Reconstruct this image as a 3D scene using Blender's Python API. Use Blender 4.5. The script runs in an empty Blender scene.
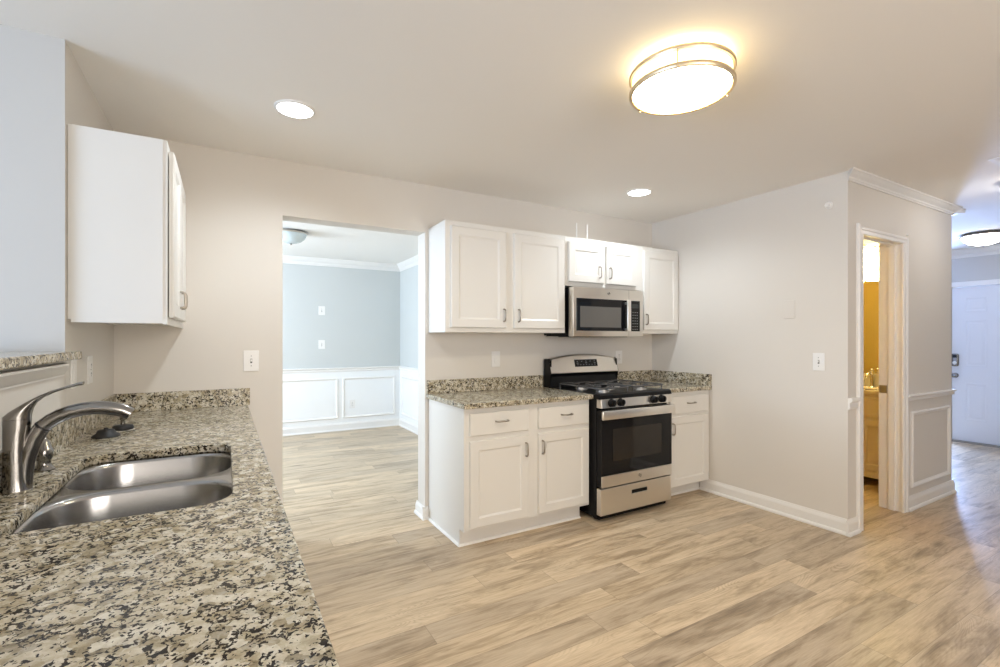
import bpy, bmesh, math, random
from mathutils import Vector, Matrix

# ------------------------------------------------------------------ camera, world, exposure, daylight
S = bpy.context.scene
COL = S.collection
S.view_settings.view_transform = 'Standard'
S.view_settings.look = 'None'
S.view_settings.gamma = 1.0
S.view_settings.use_curve_mapping = False
S.view_settings.exposure = 0.26
S.cycles.use_denoising = True
S.cycles.max_bounces = 14
S.cycles.diffuse_bounces = 8
S.cycles.glossy_bounces = 6
S.cycles.transparent_max_bounces = 12
S.cycles.sample_clamp_indirect = 8.0
S.cycles.caustics_reflective = False
S.cycles.caustics_refractive = False

cd = bpy.data.cameras.new('camera')
cam = bpy.data.objects.new('camera', cd)
COL.objects.link(cam)
cam.location = (0, 0, 1.314)
cam.rotation_euler = (math.radians(90), 0, math.radians(-30.093))
cd.sensor_width = 36.0
cd.lens = 36.0 * 475.08 / 1000.0
cd.shift_y = 0.00544
cd.clip_start = 0.02
S.camera = cam

w = bpy.data.worlds.new('World')
S.world = w
w.use_nodes = True
bg = w.node_tree.nodes['Background']
bg.inputs['Color'].default_value = (0.72, 0.85, 1.0, 1)
bg.inputs['Strength'].default_value = 0.4


def window_light(name, loc, rot, sx, sy, power, color):
    """daylight coming through one of the windows: an area lamp standing just outside the pane; the kitchen one is added fill"""
    d = bpy.data.lights.new(name, 'AREA')
    d.shape = 'RECTANGLE'
    d.size, d.size_y = sx, sy
    d.energy = power
    d.color = color
    o = bpy.data.objects.new(name, d)
    COL.objects.link(o)
    o.location = loc
    o.rotation_euler = rot
    return o


R90 = math.radians(90)
window_light('daylight_breakfast_west', (-4.22, 0.2, 1.25), (R90, 0, -R90), 2.6, 1.9, 196, (0.55, 0.73, 1.0))
window_light('fill_kitchen_south', (0.9, -2.72, 1.45), (R90, 0, 0), 2.2, 1.5, 98, (1.0, 0.92, 0.84))  # added fill lamp behind the camera, not a known source
window_light('daylight_dining_west', (-2.22, 5.4, 1.65), (R90 + 0.35, 0, -R90), 2.4, 1.1, 208, (0.68, 0.82, 1.0))
window_light('daylight_sidelight', (8.42, 2.68, 1.1), (R90, 0, R90), 0.5, 1.9, 310, (0.35, 0.53, 1.0))

# strengths of the lamps' glowing lenses, used by the lamps' builders below
L_CAN, L_DRUM, L_DOME, L_VANITY = 42.0, 34.0, 12.0, 28.0
CAN_TINT = (0.86, 0.94, 1.0)


# ------------------------------------------------------------------ materials
def mat(name, color, rough=0.5, metal=0.0, spec=0.5, emit=None, estr=0.0):
    m = bpy.data.materials.new(name)
    m.use_nodes = True
    b = m.node_tree.nodes['Principled BSDF']
    b.inputs['Base Color'].default_value = (*color, 1)
    b.inputs['Roughness'].default_value = rough
    b.inputs['Metallic'].default_value = metal
    b.inputs['Specular IOR Level'].default_value = spec
    if emit:
        b.inputs['Emission Color'].default_value = (*emit, 1)
        b.inputs['Emission Strength'].default_value = estr
    return m


class NT:
    def __init__(self, m):
        self.t = m.node_tree
        self.b = self.t.nodes['Principled BSDF']

    def n(self, typ, **kw):
        x = self.t.nodes.new(typ)
        for k, v in kw.items():
            if k in x.inputs.keys() if isinstance(k, str) else False:
                x.inputs[k].default_value = v
            else:
                setattr(x, k, v)
        return x

    def l(self, a, b):
        self.t.links.new(a, b)

    def math(self, op, a, b=None):
        x = self.t.nodes.new('ShaderNodeMath')
        x.operation = op
        for i, v in enumerate((a, b)):
            if v is None:
                continue
            if isinstance(v, (int, float)):
                x.inputs[i].default_value = v
            else:
                self.l(v, x.inputs[i])
        return x.outputs[0]

    def ramp(self, fac, stops, interp='LINEAR'):
        x = self.t.nodes.new('ShaderNodeValToRGB')
        x.color_ramp.interpolation = interp
        els = x.color_ramp.elements
        while len(els) < len(stops):
            els.new(0.5)
        for e, (p, c) in zip(els, stops):
            e.position = p
            e.color = (*c, 1) if len(c) == 3 else c
        self.l(fac, x.inputs[0])
        return x.outputs[0]

    def mix(self, fac, a, b, blend='MIX'):
        x = self.t.nodes.new('ShaderNodeMix')
        x.data_type = 'RGBA'
        x.blend_type = blend
        for i, v in ((0, fac), (6, a), (7, b)):
            if isinstance(v, (int, float)):
                x.inputs[i].default_value = v
            elif isinstance(v, tuple):
                x.inputs[i].default_value = (*v, 1)
            else:
                self.l(v, x.inputs[i])
        return x.outputs[2]

    def noise(self, vec, scale, detail=4.0, rough=0.55, dist=0.0, dims='3D'):
        x = self.t.nodes.new('ShaderNodeTexNoise')
        x.noise_dimensions = dims
        x.inputs['Scale'].default_value = scale
        x.inputs['Detail'].default_value = detail
        x.inputs['Roughness'].default_value = rough
        x.inputs['Distortion'].default_value = dist
        if vec is not None:
            self.l(vec, x.inputs['Vector'])
        return x

    def coord(self):
        return self.t.nodes.new('ShaderNodeTexCoord').outputs['Object']

    def geo(self):
        return self.t.nodes.new('ShaderNodeNewGeometry').outputs['Position']

    def mapping(self, vec, scale=(1, 1, 1), loc=(0, 0, 0), rot=(0, 0, 0)):
        x = self.t.nodes.new('ShaderNodeMapping')
        x.inputs['Scale'].default_value = scale
        x.inputs['Location'].default_value = loc
        x.inputs['Rotation'].default_value = rot
        self.l(vec, x.inputs['Vector'])
        return x.outputs[0]

    def bump(self, height, strength=0.1, distance=0.01):
        x = self.t.nodes.new('ShaderNodeBump')
        x.inputs['Strength'].default_value = strength
        x.inputs['Distance'].default_value = distance
        self.l(height, x.inputs['Height'])
        self.l(x.outputs[0], self.b.inputs['Normal'])


def paint(name, color, rough=0.55, bump=0.05, scale=220.0, spec=0.4):
    m = mat(name, color, rough, spec=spec)
    k = NT(m)
    c = k.geo()
    n = k.noise(c, 1.3, 2)
    col = k.mix(n.outputs['Fac'], tuple(x * 0.97 for x in color), tuple(min(1, x * 1.03) for x in color))
    k.l(col, k.b.inputs['Base Color'])
    n2 = k.noise(c, scale, 3)
    k.bump(n2.outputs['Fac'], bump, 0.002)
    return m


def granite():
    m = mat('granite', (0.6, 0.55, 0.45), 0.12, spec=0.2)
    k = NT(m)
    c = k.geo()
    warp = k.noise(c, 85, 3)
    sc = k.t.nodes.new('ShaderNodeVectorMath'); sc.operation = 'SCALE'
    sub = k.t.nodes.new('ShaderNodeVectorMath'); sub.operation = 'SUBTRACT'
    k.l(warp.outputs['Color'], sub.inputs[0]); sub.inputs[1].default_value = (0.5, 0.5, 0.5)
    k.l(sub.outputs[0], sc.inputs[0]); sc.inputs['Scale'].default_value = 0.014
    add = k.t.nodes.new('ShaderNodeVectorMath'); add.operation = 'ADD'
    k.l(c, add.inputs[0]); k.l(sc.outputs[0], add.inputs[1])
    p = add.outputs[0]

    def vor(scale):
        v = k.t.nodes.new('ShaderNodeTexVoronoi')
        v.inputs['Scale'].default_value = scale
        k.l(p, v.inputs['Vector'])
        s = k.t.nodes.new('ShaderNodeSeparateColor')
        k.l(v.outputs['Color'], s.inputs[0])
        return s.outputs
    a = vor(52)
    base = k.ramp(a[0], [(0.0, (0.68, 0.635, 0.53)), (0.28, (0.46, 0.405, 0.285)), (0.44, (0.31, 0.26, 0.165)),
                         (0.54, (0.80, 0.785, 0.72)), (0.76, (0.27, 0.235, 0.165)), (0.85, (0.60, 0.555, 0.44))], 'CONSTANT')
    soft = k.noise(p, 44, 6, 0.72)
    base = k.mix(0.42, base, k.ramp(soft.outputs['Fac'], [(0.36, (0.17, 0.14, 0.095)), (0.48, (0.50, 0.45, 0.345)), (0.62, (0.82, 0.80, 0.75))]))
    clus = k.noise(c, 30, 4, 0.6)
    ed = k.t.nodes.new('ShaderNodeTexVoronoi'); ed.feature = 'DISTANCE_TO_EDGE'
    ed.inputs['Scale'].default_value = 54.0
    k.l(p, ed.inputs['Vector'])
    b = vor(150)
    f = k.math('SUBTRACT', k.math('ADD', k.math('MULTIPLY', clus.outputs['Fac'], 0.62), k.math('MULTIPLY', b[1], 0.30)), k.math('MULTIPLY', ed.outputs['Distance'], 0.82))
    dark = k.math('GREATER_THAN', f, 0.470)
    base = k.mix(dark, base, k.mix(b[2], (0.006, 0.006, 0.007), (0.040, 0.030, 0.024)))
    d2 = vor(240)
    sm = k.math('GREATER_THAN', k.math('ADD', d2[0], k.math('MULTIPLY', clus.outputs['Fac'], 0.5)), 1.14)
    base = k.mix(sm, base, (0.045, 0.038, 0.032))
    base = k.mix(1.0, base, (0.88, 0.855, 0.80), 'MULTIPLY')
    k.l(base, k.b.inputs['Base Color'])
    return m


def plank_floor():
    m = mat('vinyl_plank', (0.4, 0.3, 0.2), 0.38, spec=0.22)
    k = NT(m)
    pos = k.geo()
    s = k.t.nodes.new('ShaderNodeSeparateXYZ'); k.l(pos, s.inputs[0])
    W, L = 0.152, 1.22
    v = k.math('DIVIDE', k.math('SUBTRACT', s.outputs['Y'], 1.298 - 10 * 0.152), W)
    row = k.math('FLOOR', v)
    fv = k.math('FRACT', v)
    wn = k.t.nodes.new('ShaderNodeTexWhiteNoise'); wn.noise_dimensions = '1D'
    k.l(row, wn.inputs['W'])
    u = k.math('ADD', k.math('DIVIDE', s.outputs['X'], L), k.math('MULTIPLY', wn.outputs['Value'], 7.0))
    coln = k.math('FLOOR', u)
    fu = k.math('FRACT', u)
    cx = k.t.nodes.new('ShaderNodeCombineXYZ'); k.l(row, cx.inputs[0]); k.l(coln, cx.inputs[1])
    w2 = k.t.nodes.new('ShaderNodeTexWhiteNoise'); w2.noise_dimensions = '2D'
    k.l(cx.outputs[0], w2.inputs['Vector'])
    rnd = w2.outputs['Value']
    # grain coordinates shifted per plank
    off = k.t.nodes.new('ShaderNodeVectorMath'); off.operation = 'SCALE'
    k.l(w2.outputs['Color'], off.inputs[0]); off.inputs['Scale'].default_value = 40.0
    ad = k.t.nodes.new('ShaderNodeVectorMath'); ad.operation = 'ADD'
    k.l(pos, ad.inputs[0]); k.l(off.outputs[0], ad.inputs[1])
    g = ad.outputs[0]
    broad = k.noise(k.mapping(g, (1.1, 6.0, 1)), 1.5, 5, 0.60, 1.0)
    mid = k.noise(k.mapping(g, (2.6, 22.0, 1)), 1.5, 5, 0.65, 0.8)
    fine = k.noise(k.mapping(g, (4.5, 110.0, 1)), 1.6, 5, 0.62, 0.2)
    fig = k.noise(k.mapping(g, (1.3, 7.5, 1)), 0.9, 1.5, 0.45, 0.5)
    cont = k.math('FRACT', k.math('MULTIPLY', fig.outputs['Fac'], 42.0))
    cont = k.math('ABSOLUTE', k.math('SUBTRACT', k.math('MULTIPLY', cont, 2.0), 1.0))
    msk = k.noise(k.mapping(g, (1.4, 4.5, 1)), 1.1, 2, 0.5)
    msk = k.ramp(msk.outputs['Fac'], [(0.52, (0, 0, 0)), (0.68, (1, 1, 1))])
    mm = k.math('ADD', k.math('MULTIPLY', broad.outputs['Fac'], 0.62), k.math('MULTIPLY', mid.outputs['Fac'], 0.38))
    col = k.ramp(mm, [(0.33, (0.165, 0.124, 0.083)), (0.43, (0.290, 0.224, 0.154)), (0.51, (0.420, 0.338, 0.246)), (0.64, (0.510, 0.425, 0.322))])
    col = k.mix(0.22, col, k.ramp(fine.outputs['Fac'], [(0.36, (0.18, 0.138, 0.095)), (0.62, (0.53, 0.44, 0.335))]))
    col = k.mix(k.math('MULTIPLY', msk, 0.20), col, k.ramp(cont, [(0.1, (0.15, 0.112, 0.076)), (0.6, (0.55, 0.46, 0.35))]))
    tone = k.ramp(rnd, [(0.0, (0.84, 0.84, 0.86)), (0.5, (1.0, 0.99, 0.97)), (1.0, (1.14, 1.13, 1.11))])
    col = k.mix(1.0, col, tone, 'MULTIPLY')
    col = k.mix(1.0, col, (1.26, 1.23, 1.16), 'MULTIPLY')
    # knots
    vk = k.t.nodes.new('ShaderNodeTexVoronoi'); vk.inputs['Scale'].default_value = 1.0
    k.l(k.mapping(g, (0.9, 3.0, 0.0)), vk.inputs['Vector'])
    kn = k.ramp(vk.outputs['Distance'], [(0.02, (0.35, 0.33, 0.31)), (0.10, (1, 1, 1))])
    col = k.mix(0.8, col, kn, 'MULTIPLY')
    # seams
    e1 = k.math('MINIMUM', fv, k.math('SUBTRACT', 1.0, fv))
    e2 = k.math('MINIMUM', fu, k.math('SUBTRACT', 1.0, fu))
    seam = k.math('MAXIMUM', k.math('LESS_THAN', e1, 0.008), k.math('LESS_THAN', e2, 0.0011))
    col = k.mix(k.math('MULTIPLY', seam, 0.45), col, (0.12, 0.09, 0.065))
    k.l(col, k.b.inputs['Base Color'])
    rr = k.math('ADD', k.math('MULTIPLY', fine.outputs['Fac'], 0.16), 0.25)
    k.l(rr, k.b.inputs['Roughness'])
    k.bump(k.math('SUBTRACT', fine.outputs['Fac'], seam), 0.06, 0.002)
    return m


def steel(name, color=(0.60, 0.585, 0.56), rough=0.27, axis='z'):
    m = mat(name, color, rough, metal=1.0)
    k = NT(m)
    c = k.coord()
    sc = {'z': (900, 900, 6), 'x': (6, 900, 900), 'y': (900, 6, 900)}[axis]
    n = k.noise(k.mapping(c, sc), 1.0, 3)
    k.l(k.math('ADD', k.math('MULTIPLY', n.outputs['Fac'], 0.03), rough - 0.015), k.b.inputs['Roughness'])
    return m


def ceiling_mat(name, color):
    m = mat(name, color, 0.8, spec=0.2)
    k = NT(m)
    c = k.geo()
    n = k.noise(c, 130, 4)
    k.bump(n.outputs['Fac'], 0.10, 0.004)
    v = k.noise(c, 0.8, 2)
    k.l(k.mix(v.outputs['Fac'], tuple(x * 0.985 for x in color), tuple(min(1, x * 1.015) for x in color)), k.b.inputs['Base Color'])
    return m


M = dict(
    wall=paint('greige_wall_paint', (0.69, 0.655, 0.605)),
    wall_cool=paint('pale_grey_wall_paint', (0.55, 0.545, 0.53)),
    wall_dining=paint('dining_wall_paint', (0.58, 0.60, 0.59)),
    wall_amber_lit=paint('amber_lit_wall_paint', (0.48, 0.335, 0.085)),  # amber glow of the vanity lamp put into the wall colour
    ceiling=ceiling_mat('ceiling_paint', (0.85, 0.83, 0.795)),
    trim=paint('trim_white', (0.80, 0.785, 0.76), 0.35, 0.01),
    panel=paint('wainscot_white', (0.84, 0.85, 0.85), 0.4, 0.02),
    cab=paint('cabinet_white', (0.72, 0.705, 0.67), 0.32, 0.01, 400),
    vanity=paint('vanity_cream', (0.80, 0.76, 0.68), 0.35, 0.01),
    granite=granite(),
    floor=plank_floor(),
    steel=steel('brushed_steel_horizontal', (0.74, 0.70, 0.64), 0.30, axis='x'),
    steel_v=steel('brushed_steel_vertical', (0.86, 0.83, 0.78), 0.30, axis='z'),
    sink=steel('sink_steel', (0.40, 0.395, 0.39), 0.23, axis='x'),
    nickel=steel('brushed_nickel', (0.28, 0.268, 0.252), 0.2, axis='z'),
    rim=mat('satin_nickel_rim', (0.66, 0.62, 0.56), 0.42, metal=1.0),
    ring=mat('warm_nickel_ring', (0.80, 0.66, 0.45), 0.38, metal=1.0),
    pull=steel('satin_nickel_pull', (0.40, 0.36, 0.31), 0.30, axis='x'),
    black=mat('black_enamel', (0.005, 0.005, 0.0055), 0.3, spec=0.2),
    iron=mat('cast_iron', (0.07, 0.07, 0.072), 0.25, spec=0.8),
    rubber=mat('black_rubber', (0.014, 0.014, 0.015), 0.5),
    glass_black=mat('black_glass', (0.006, 0.006, 0.007), 0.06, spec=0.3),
    glass_oven=mat('tinted_oven_glass', (0.020, 0.017, 0.014), 0.05, spec=0.4),
    glass_mw=mat('meshed_microwave_glass', (0.105, 0.10, 0.093), 0.2, spec=0.5),
    print=mat('grey_printing', (0.25, 0.25, 0.25), 0.5),
    plastic=mat('white_plastic', (0.80, 0.79, 0.77), 0.35),
    plastic_dark=mat('slot_dark', (0.06, 0.055, 0.05), 0.5),
    gap=mat('shadow_gap_dark', (0.05, 0.05, 0.05), 0.8),
    mirror=mat('mirror_silver', (0.9, 0.9, 0.9), 0.02, metal=1.0),
    chrome=mat('chrome', (0.75, 0.74, 0.72), 0.12, metal=1.0),
    alu=mat('burner_aluminium', (0.55, 0.54, 0.53), 0.35, metal=1.0),
    door=paint('front_door_white', (0.72, 0.74, 0.78), 0.4, 0.01),
    lens_can=mat('can_lens', (0.9, 0.9, 0.9), 0.5, emit=(0.95, 0.98, 1.0), estr=7.0),
    lens_drum=mat('drum_diffuser', (0.9, 0.9, 0.9), 0.5, emit=(1.0, 0.89, 0.68), estr=L_DRUM),
    lens_drum_side=mat('drum_side_glass', (0.9, 0.9, 0.9), 0.5, emit=(1.0, 0.70, 0.28), estr=4.0),
    lens_dome=mat('dome_glass_lit', (0.9, 0.9, 0.9), 0.4, emit=(1.0, 0.95, 0.88), estr=L_DOME),
    dome_off=mat('dome_glass_unlit', (0.62, 0.70, 0.72), 0.25),
    lens_vanity=mat('vanity_shade_lit', (0.9, 0.9, 0.9), 0.4, emit=(1.0, 0.86, 0.40), estr=L_VANITY),
    granite_pale=mat('cultured_marble', (0.80, 0.74, 0.62), 0.2),
)


def pane_mat():
    m = bpy.data.materials.new('window_pane')
    m.use_nodes = True
    t = m.node_tree
    t.nodes.clear()
    o = t.nodes.new('ShaderNodeOutputMaterial')
    mx = t.nodes.new('ShaderNodeMixShader')
    tr = t.nodes.new('ShaderNodeBsdfTransparent')
    gl = t.nodes.new('ShaderNodeBsdfGlossy')
    gl.inputs['Roughness'].default_value = 0.02
    mx.inputs[0].default_value = 0.06
    t.links.new(tr.outputs[0], mx.inputs[1])
    t.links.new(gl.outputs[0], mx.inputs[2])
    t.links.new(mx.outputs[0], o.inputs[0])
    return m


M['pane'] = pane_mat()


# ------------------------------------------------------------------ mesh builder
def world_loc(o):
    v = Vector((0, 0, 0))
    while o is not None:
        v += o.location
        o = o.parent
    return v


class MB:
    def __init__(self):
        self.bm = bmesh.new()

    def poly(self, pts):
        vs = [self.bm.verts.new(p) for p in pts]
        try:
            self.bm.faces.new(vs)
        except ValueError:
            pass

    def box(self, x0, x1, y0, y1, z0, z1, bev=0.0, seg=2):
        tmp = bmesh.new()
        bmesh.ops.create_cube(tmp, size=1.0)
        for v in tmp.verts:
            v.co = Vector(((x0 + x1) / 2 + v.co.x * (x1 - x0), (y0 + y1) / 2 + v.co.y * (y1 - y0), (z0 + z1) / 2 + v.co.z * (z1 - z0)))
        if bev > 0:
            bmesh.ops.bevel(tmp, geom=tmp.edges[:], offset=bev, segments=seg, affect='EDGES', profile=0.5)
        self._merge(tmp)
        return self

    def _merge(self, tmp):
        me = bpy.data.meshes.new('tmp')
        tmp.to_mesh(me)
        tmp.free()
        self.bm.from_mesh(me)
        bpy.data.meshes.remove(me)

    def loft(self, loops, closed=True, cap0=True, cap1=True):
        rows = [[self.bm.verts.new(p) for p in lp] for lp in loops]
        n = len(rows[0])
        for a, b in zip(rows, rows[1:]):
            for i in range(n if closed else n - 1):
                j = (i + 1) % n
                try:
                    self.bm.faces.new((a[i], a[j], b[j], b[i]))
                except ValueError:
                    pass
        if closed and cap0 and n > 2:
            self.bm.faces.new(rows[0][::-1])
        if closed and cap1 and n > 2:
            self.bm.faces.new(rows[-1])
        return self

    def lathe(self, prof, c=(0, 0, 0), axis='z', n=32, cap0=True, cap1=True):
        loops = []
        for r, h in prof:
            lp = []
            for i in range(n):
                a = 2 * math.pi * i / n
                u, v = r * math.cos(a), r * math.sin(a)
                p = {'z': (u, v, h), 'y': (u, h, v), 'x': (h, u, v)}[axis]
                lp.append((c[0] + p[0], c[1] + p[1], c[2] + p[2]))
            loops.append(lp)
        return self.loft(loops, True, cap0, cap1)

    def tube(self, pts, r, n=12, flat=None, up=(0, 0, 1)):
        """round (or, with flat = (ra, rb), elliptical) tube along pts; r a number or a list"""
        pts = [Vector(p) for p in pts]
        loops = []
        side = None
        for i, p in enumerate(pts):
            t = (pts[min(i + 1, len(pts) - 1)] - pts[max(i - 1, 0)]).normalized()
            if side is None:
                u = Vector(up)
                if abs(u.dot(t)) > 0.95:
                    u = Vector((0, 1, 0)) if abs(t.y) < 0.9 else Vector((1, 0, 0))
                side = t.cross(u).normalized()
            else:
                side = (side - t * side.dot(t)).normalized()
            nrm = side.cross(t).normalized()
            rr = r[i] if isinstance(r, (list, tuple)) else r
            ra, rb = rr if isinstance(rr, (list, tuple)) else (rr, rr)
            loops.append([p + side * ra * math.cos(2 * math.pi * k / n) + nrm * rb * math.sin(2 * math.pi * k / n) for k in range(n)])
        return self.loft(loops)

    def prism(self, prof, a, b, axis='x'):
        """profile of (p, q) pairs swept from a to b: axis x -> (p=y, q=z); axis y -> (p=x, q=z); axis z -> (p=x, q=y)"""
        f = {'x': lambda t, p, q: (t, p, q), 'y': lambda t, p, q: (p, t, q), 'z': lambda t, p, q: (p, q, t)}[axis]
        return self.loft([[f(a, p, q) for p, q in prof], [f(b, p, q) for p, q in prof]])

    def panel_door(self, f, u0, u1, v0, v1, t=0.019, stile=0.058, slope=0.012, depth=0.008, ch=0.005, panels=None):
        """a framed door: f(u, v, d) -> point, d = distance out from the face frame"""
        def ring(m, d):
            return [f(u0 + m, v0 + m, d), f(u1 - m, v0 + m, d), f(u1 - m, v1 - m, d), f(u0 + m, v1 - m, d)]
        lo = [ring(0, 0.0), ring(0, t - ch), ring(ch, t)]
        if stile:
            lo += [ring(stile, t), ring(stile + slope * 0.35, t - depth * 0.35), ring(stile + slope, t - depth)]
        return self.loft(lo)

    def build(self, name, m, parent=None, smooth=None, bevel=0.0, subsurf=0):
        bm = self.bm
        bmesh.ops.remove_doubles(bm, verts=bm.verts[:], dist=1e-6)
        bmesh.ops.recalc_face_normals(bm, faces=bm.faces[:])
        me = bpy.data.meshes.new(name)
        off = world_loc(parent) if parent else Vector((0, 0, 0))
        if parent:
            bmesh.ops.translate(bm, verts=bm.verts[:], vec=-off)
        bm.to_mesh(me)
        bm.free()
        o = bpy.data.objects.new(name, me)
        COL.objects.link(o)
        o.parent = parent
        me.materials.append(M[m] if isinstance(m, str) else m)
        if bevel:
            b = o.modifiers.new('bevel', 'BEVEL')
            b.width = bevel
            b.segments = 2
            b.limit_method = 'ANGLE'
            b.angle_limit = math.radians(40)
        if smooth is not None:
            me.shade_smooth()
            me.set_sharp_from_angle(angle=math.radians(smooth))
        return o


def thing(name, label, cat, loc, group=None):
    o = bpy.data.objects.new(name, None)
    o.empty_display_size = 0.1
    COL.objects.link(o)
    o.location = loc
    o['label'] = label
    o['category'] = cat
    if group:
        o['group'] = group
    return o


def tag(o, label, cat, group=None):
    """origin to the base, and the three properties, on a thing that is one mesh"""
    me = o.data
    xs = [v.co for v in me.vertices]
    c = Vector(((min(p.x for p in xs) + max(p.x for p in xs)) / 2, (min(p.y for p in xs) + max(p.y for p in xs)) / 2, min(p.z for p in xs)))
    me.transform(Matrix.Translation(-c))
    o.location = c
    o['label'] = label
    o['category'] = cat
    if group:
        o['group'] = group
    return o


def dup(root, loc, label, group=None):
    r = root.copy()
    COL.objects.link(r)
    r.location = loc
    r['label'] = label
    if group:
        r['group'] = group
    for ch in list(root.children):
        c = ch.copy()
        COL.objects.link(c)
        c.parent = r
        for g in ch.children:
            d = g.copy()
            COL.objects.link(d)
            d.parent = c
    return r


def struct(name, mb, m, parent=None, **kw):
    o = mb.build(name, m, parent, **kw)
    if parent is None:
        o['kind'] = 'structure'
    return o


# ------------------------------------------------------------------ the setting
H = 2.44
YB, YB2 = 3.273, 3.418            # back wall, kitchen face and dining face
XL, XL2 = -0.520, -0.68           # left wall
XR, XR2 = 3.612, 3.74              # right wall
YE, YE2 = 1.585, 1.722            # hall wall with the powder room door
XE = 5.40
SY, WX, EX = -2.5, -4.0, 8.10     # south, west and east limits
DX0, DX1, DY = -2.0, 2.317, 7.041  # dining room

struct('floor', MB().box(WX - .15, EX + .15, SY - .15, DY + .12, -0.12, 0), 'floor')
struct('ceiling', MB().box(WX - .15, EX + .15, SY - .15, DY + .12, H, H + 0.12), 'ceiling')

b = MB()
b.box(XL2, 0.3156, YB, YB2, 0, H)
b.box(0.3156, 1.265, YB, YB2, 2.092, H)
b.box(1.265, XE - .09, YB, YB2, 0, H)
struct('wall_back', b, 'wall')
struct('wall_left', MB().box(XL2, XL, 2.371, YB, 0, H), 'wall')
struct('wall_left_bar', MB().box(XL2, XL, -0.9, 2.367, 0, 1.237), 'wall')
struct('wall_left_rear', MB().box(XL2, XL, SY, -0.9, 0, H), 'wall')
struct('wall_breakfast_north', MB().box(WX, XL2, 2.371, 2.512, 0, H).box(WX, XL, 2.367, 2.371, 1.237, H), 'wall_cool')
struct('wall_right', MB().box(XR, XR2, YE2, YB, 0, H), 'wall')
b = MB()
b.box(XR, 3.782, YE, YE2, 0, H)
b.box(3.782, 4.457, YE, YE2, 2.069, H)
b.box(4.457, XE, YE, YE2, 0, H)
struct('wall_hall', b, 'wall')
struct('wall_foyer_west', MB().box(XE - .09, XE, YE2, 4.5, 0, H), 'wall')
b = MB()
b.box(XR2, XR2 + .012, YE2, YB, 0, H)
b.box(XE - .102, XE - .09, YE2, YB, 0, H)
b.box(XR2, XE - .09, YB - .012, YB, 0, H)
b.box(XR2, 3.782, YE2, YE2 + .012, 0, H)
b.box(4.457, XE - .1, YE2, YE2 + .012, 0, H)
struct('wall_powder_room', b, 'wall_amber_lit')
# east wall: front door and sidelight
b = MB()
b.box(EX, EX + .14, SY, 1.44, 0, H)
b.box(EX, EX + .14, 1.44, 2.385, 1.975, H)
b.box(EX, EX + .14, 2.385, 2.50, 0, H)
b.box(EX, EX + .14, 2.50, 2.86, 0, .15)
b.box(EX, EX + .14, 2.50, 2.86, 2.0, H)
b.box(EX, EX + .14, 2.86, 4.5, 0, H)
struct('wall_east', b, 'wall_cool')
struct('wall_foyer_north', MB().box(XE - .09, EX + .14, 4.5, 4.6, 0, H), 'wall_cool')
# south wall with three windows; the middle, kitchen one is added for fill light
def wall_with_windows(name, axis, fixed, a0, a1, wins, m):
    b = MB()
    def bx(a, c, z0, z1):
        if axis == 'x':
            b.box(a, c, fixed[0], fixed[1], z0, z1)
        else:
            b.box(fixed[0], fixed[1], a, c, z0, z1)
    cur = a0
    for (p, q, z0, z1) in wins:
        bx(cur, p, 0, H)
        bx(p, q, 0, z0)
        bx(p, q, z1, H)
        cur = q
    bx(cur, a1, 0, H)
    struct(name, b, m)


WN = [0]
def window(axis, c, a0, a1, z0, z1):
    WN[0] += 1
    b = MB()
    fw = 0.05
    def bx(b, p, q, r, s, d0=-.03, d1=.03):
        if axis == 'x':
            b.box(p, q, c + d0, c + d1, r, s)
        else:
            b.box(c + d0, c + d1, p, q, r, s)
    bx(b, a0, a1, z0, z0 + fw); bx(b, a0, a1, z1 - fw, z1)
    bx(b, a0, a0 + fw, z0, z1); bx(b, a1 - fw, a1, z0, z1)
    if a1 - a0 > 1:
        bx(b, (a0 + a1) / 2 - .03, (a0 + a1) / 2 + .03, z0, z1)
    o = struct('window_%d' % WN[0], b, 'trim')
    p = MB()
    bx(p, a0 + fw, a1 - fw, z0 + fw, z1 - fw, -.003, .003)
    p.build('pane', 'pane', o)


wall_with_windows('wall_south', 'x', (SY - .1, SY), WX, EX, [(-3.6, -1.0, .3, 2.2), (-.2, 2.0, .7, 2.2), (5.7, 7.5, .4, 2.2)], 'wall_cool')
window('x', SY - .05, -3.6, -1.0, .3, 2.2)
window('x', SY - .05, -.2, 2.0, .7, 2.2)  # unseen window added for the kitchen fill lamp
window('x', SY - .05, 5.7, 7.5, .4, 2.2)
wall_with_windows('wall_west', 'y', (WX - .1, WX), SY, 2.512, [(-1.1, 1.5, .3, 2.2)], 'wall_cool')
window('y', WX - .05, -1.1, 1.5, .3, 2.2)
wall_with_windows('wall_dining_west', 'y', (DX0 - .1, DX0), YB2, DY, [(4.2, 6.6, 1.1, 2.2)], 'wall_dining')
window('y', DX0 - .05, 4.2, 6.6, 1.1, 2.2)
window('y', EX + .07, 2.50, 2.86, .15, 2.0)
struct('wall_dining_south', MB().box(DX0 - .1, XL2, YB, YB2, 0, H), 'wall_dining')
struct('wall_dining_north', MB().box(DX0 - .1, DX1 + .1, DY, DY + .1, 0.86, H), 'wall_dining')
struct('wall_dining_north_wainscot', MB().box(DX0 - .1, DX1 + .1, DY - .004, DY + .1, 0, 0.86), 'panel')
struct('wall_dining_east', MB().box(DX1, DX1 + .1, YB2, DY, 0, H), 'wall_dining')
struct('wall_dining_east_wainscot', MB().box(DX1 - .004, DX1, YB2, DY, 0, 0.86), 'panel')

# ---- trims
TN = [0]
def trim(mb, m='trim', **kw):
    TN[0] += 1
    return struct('trim_%d' % TN[0], mb, m, **kw)


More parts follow.
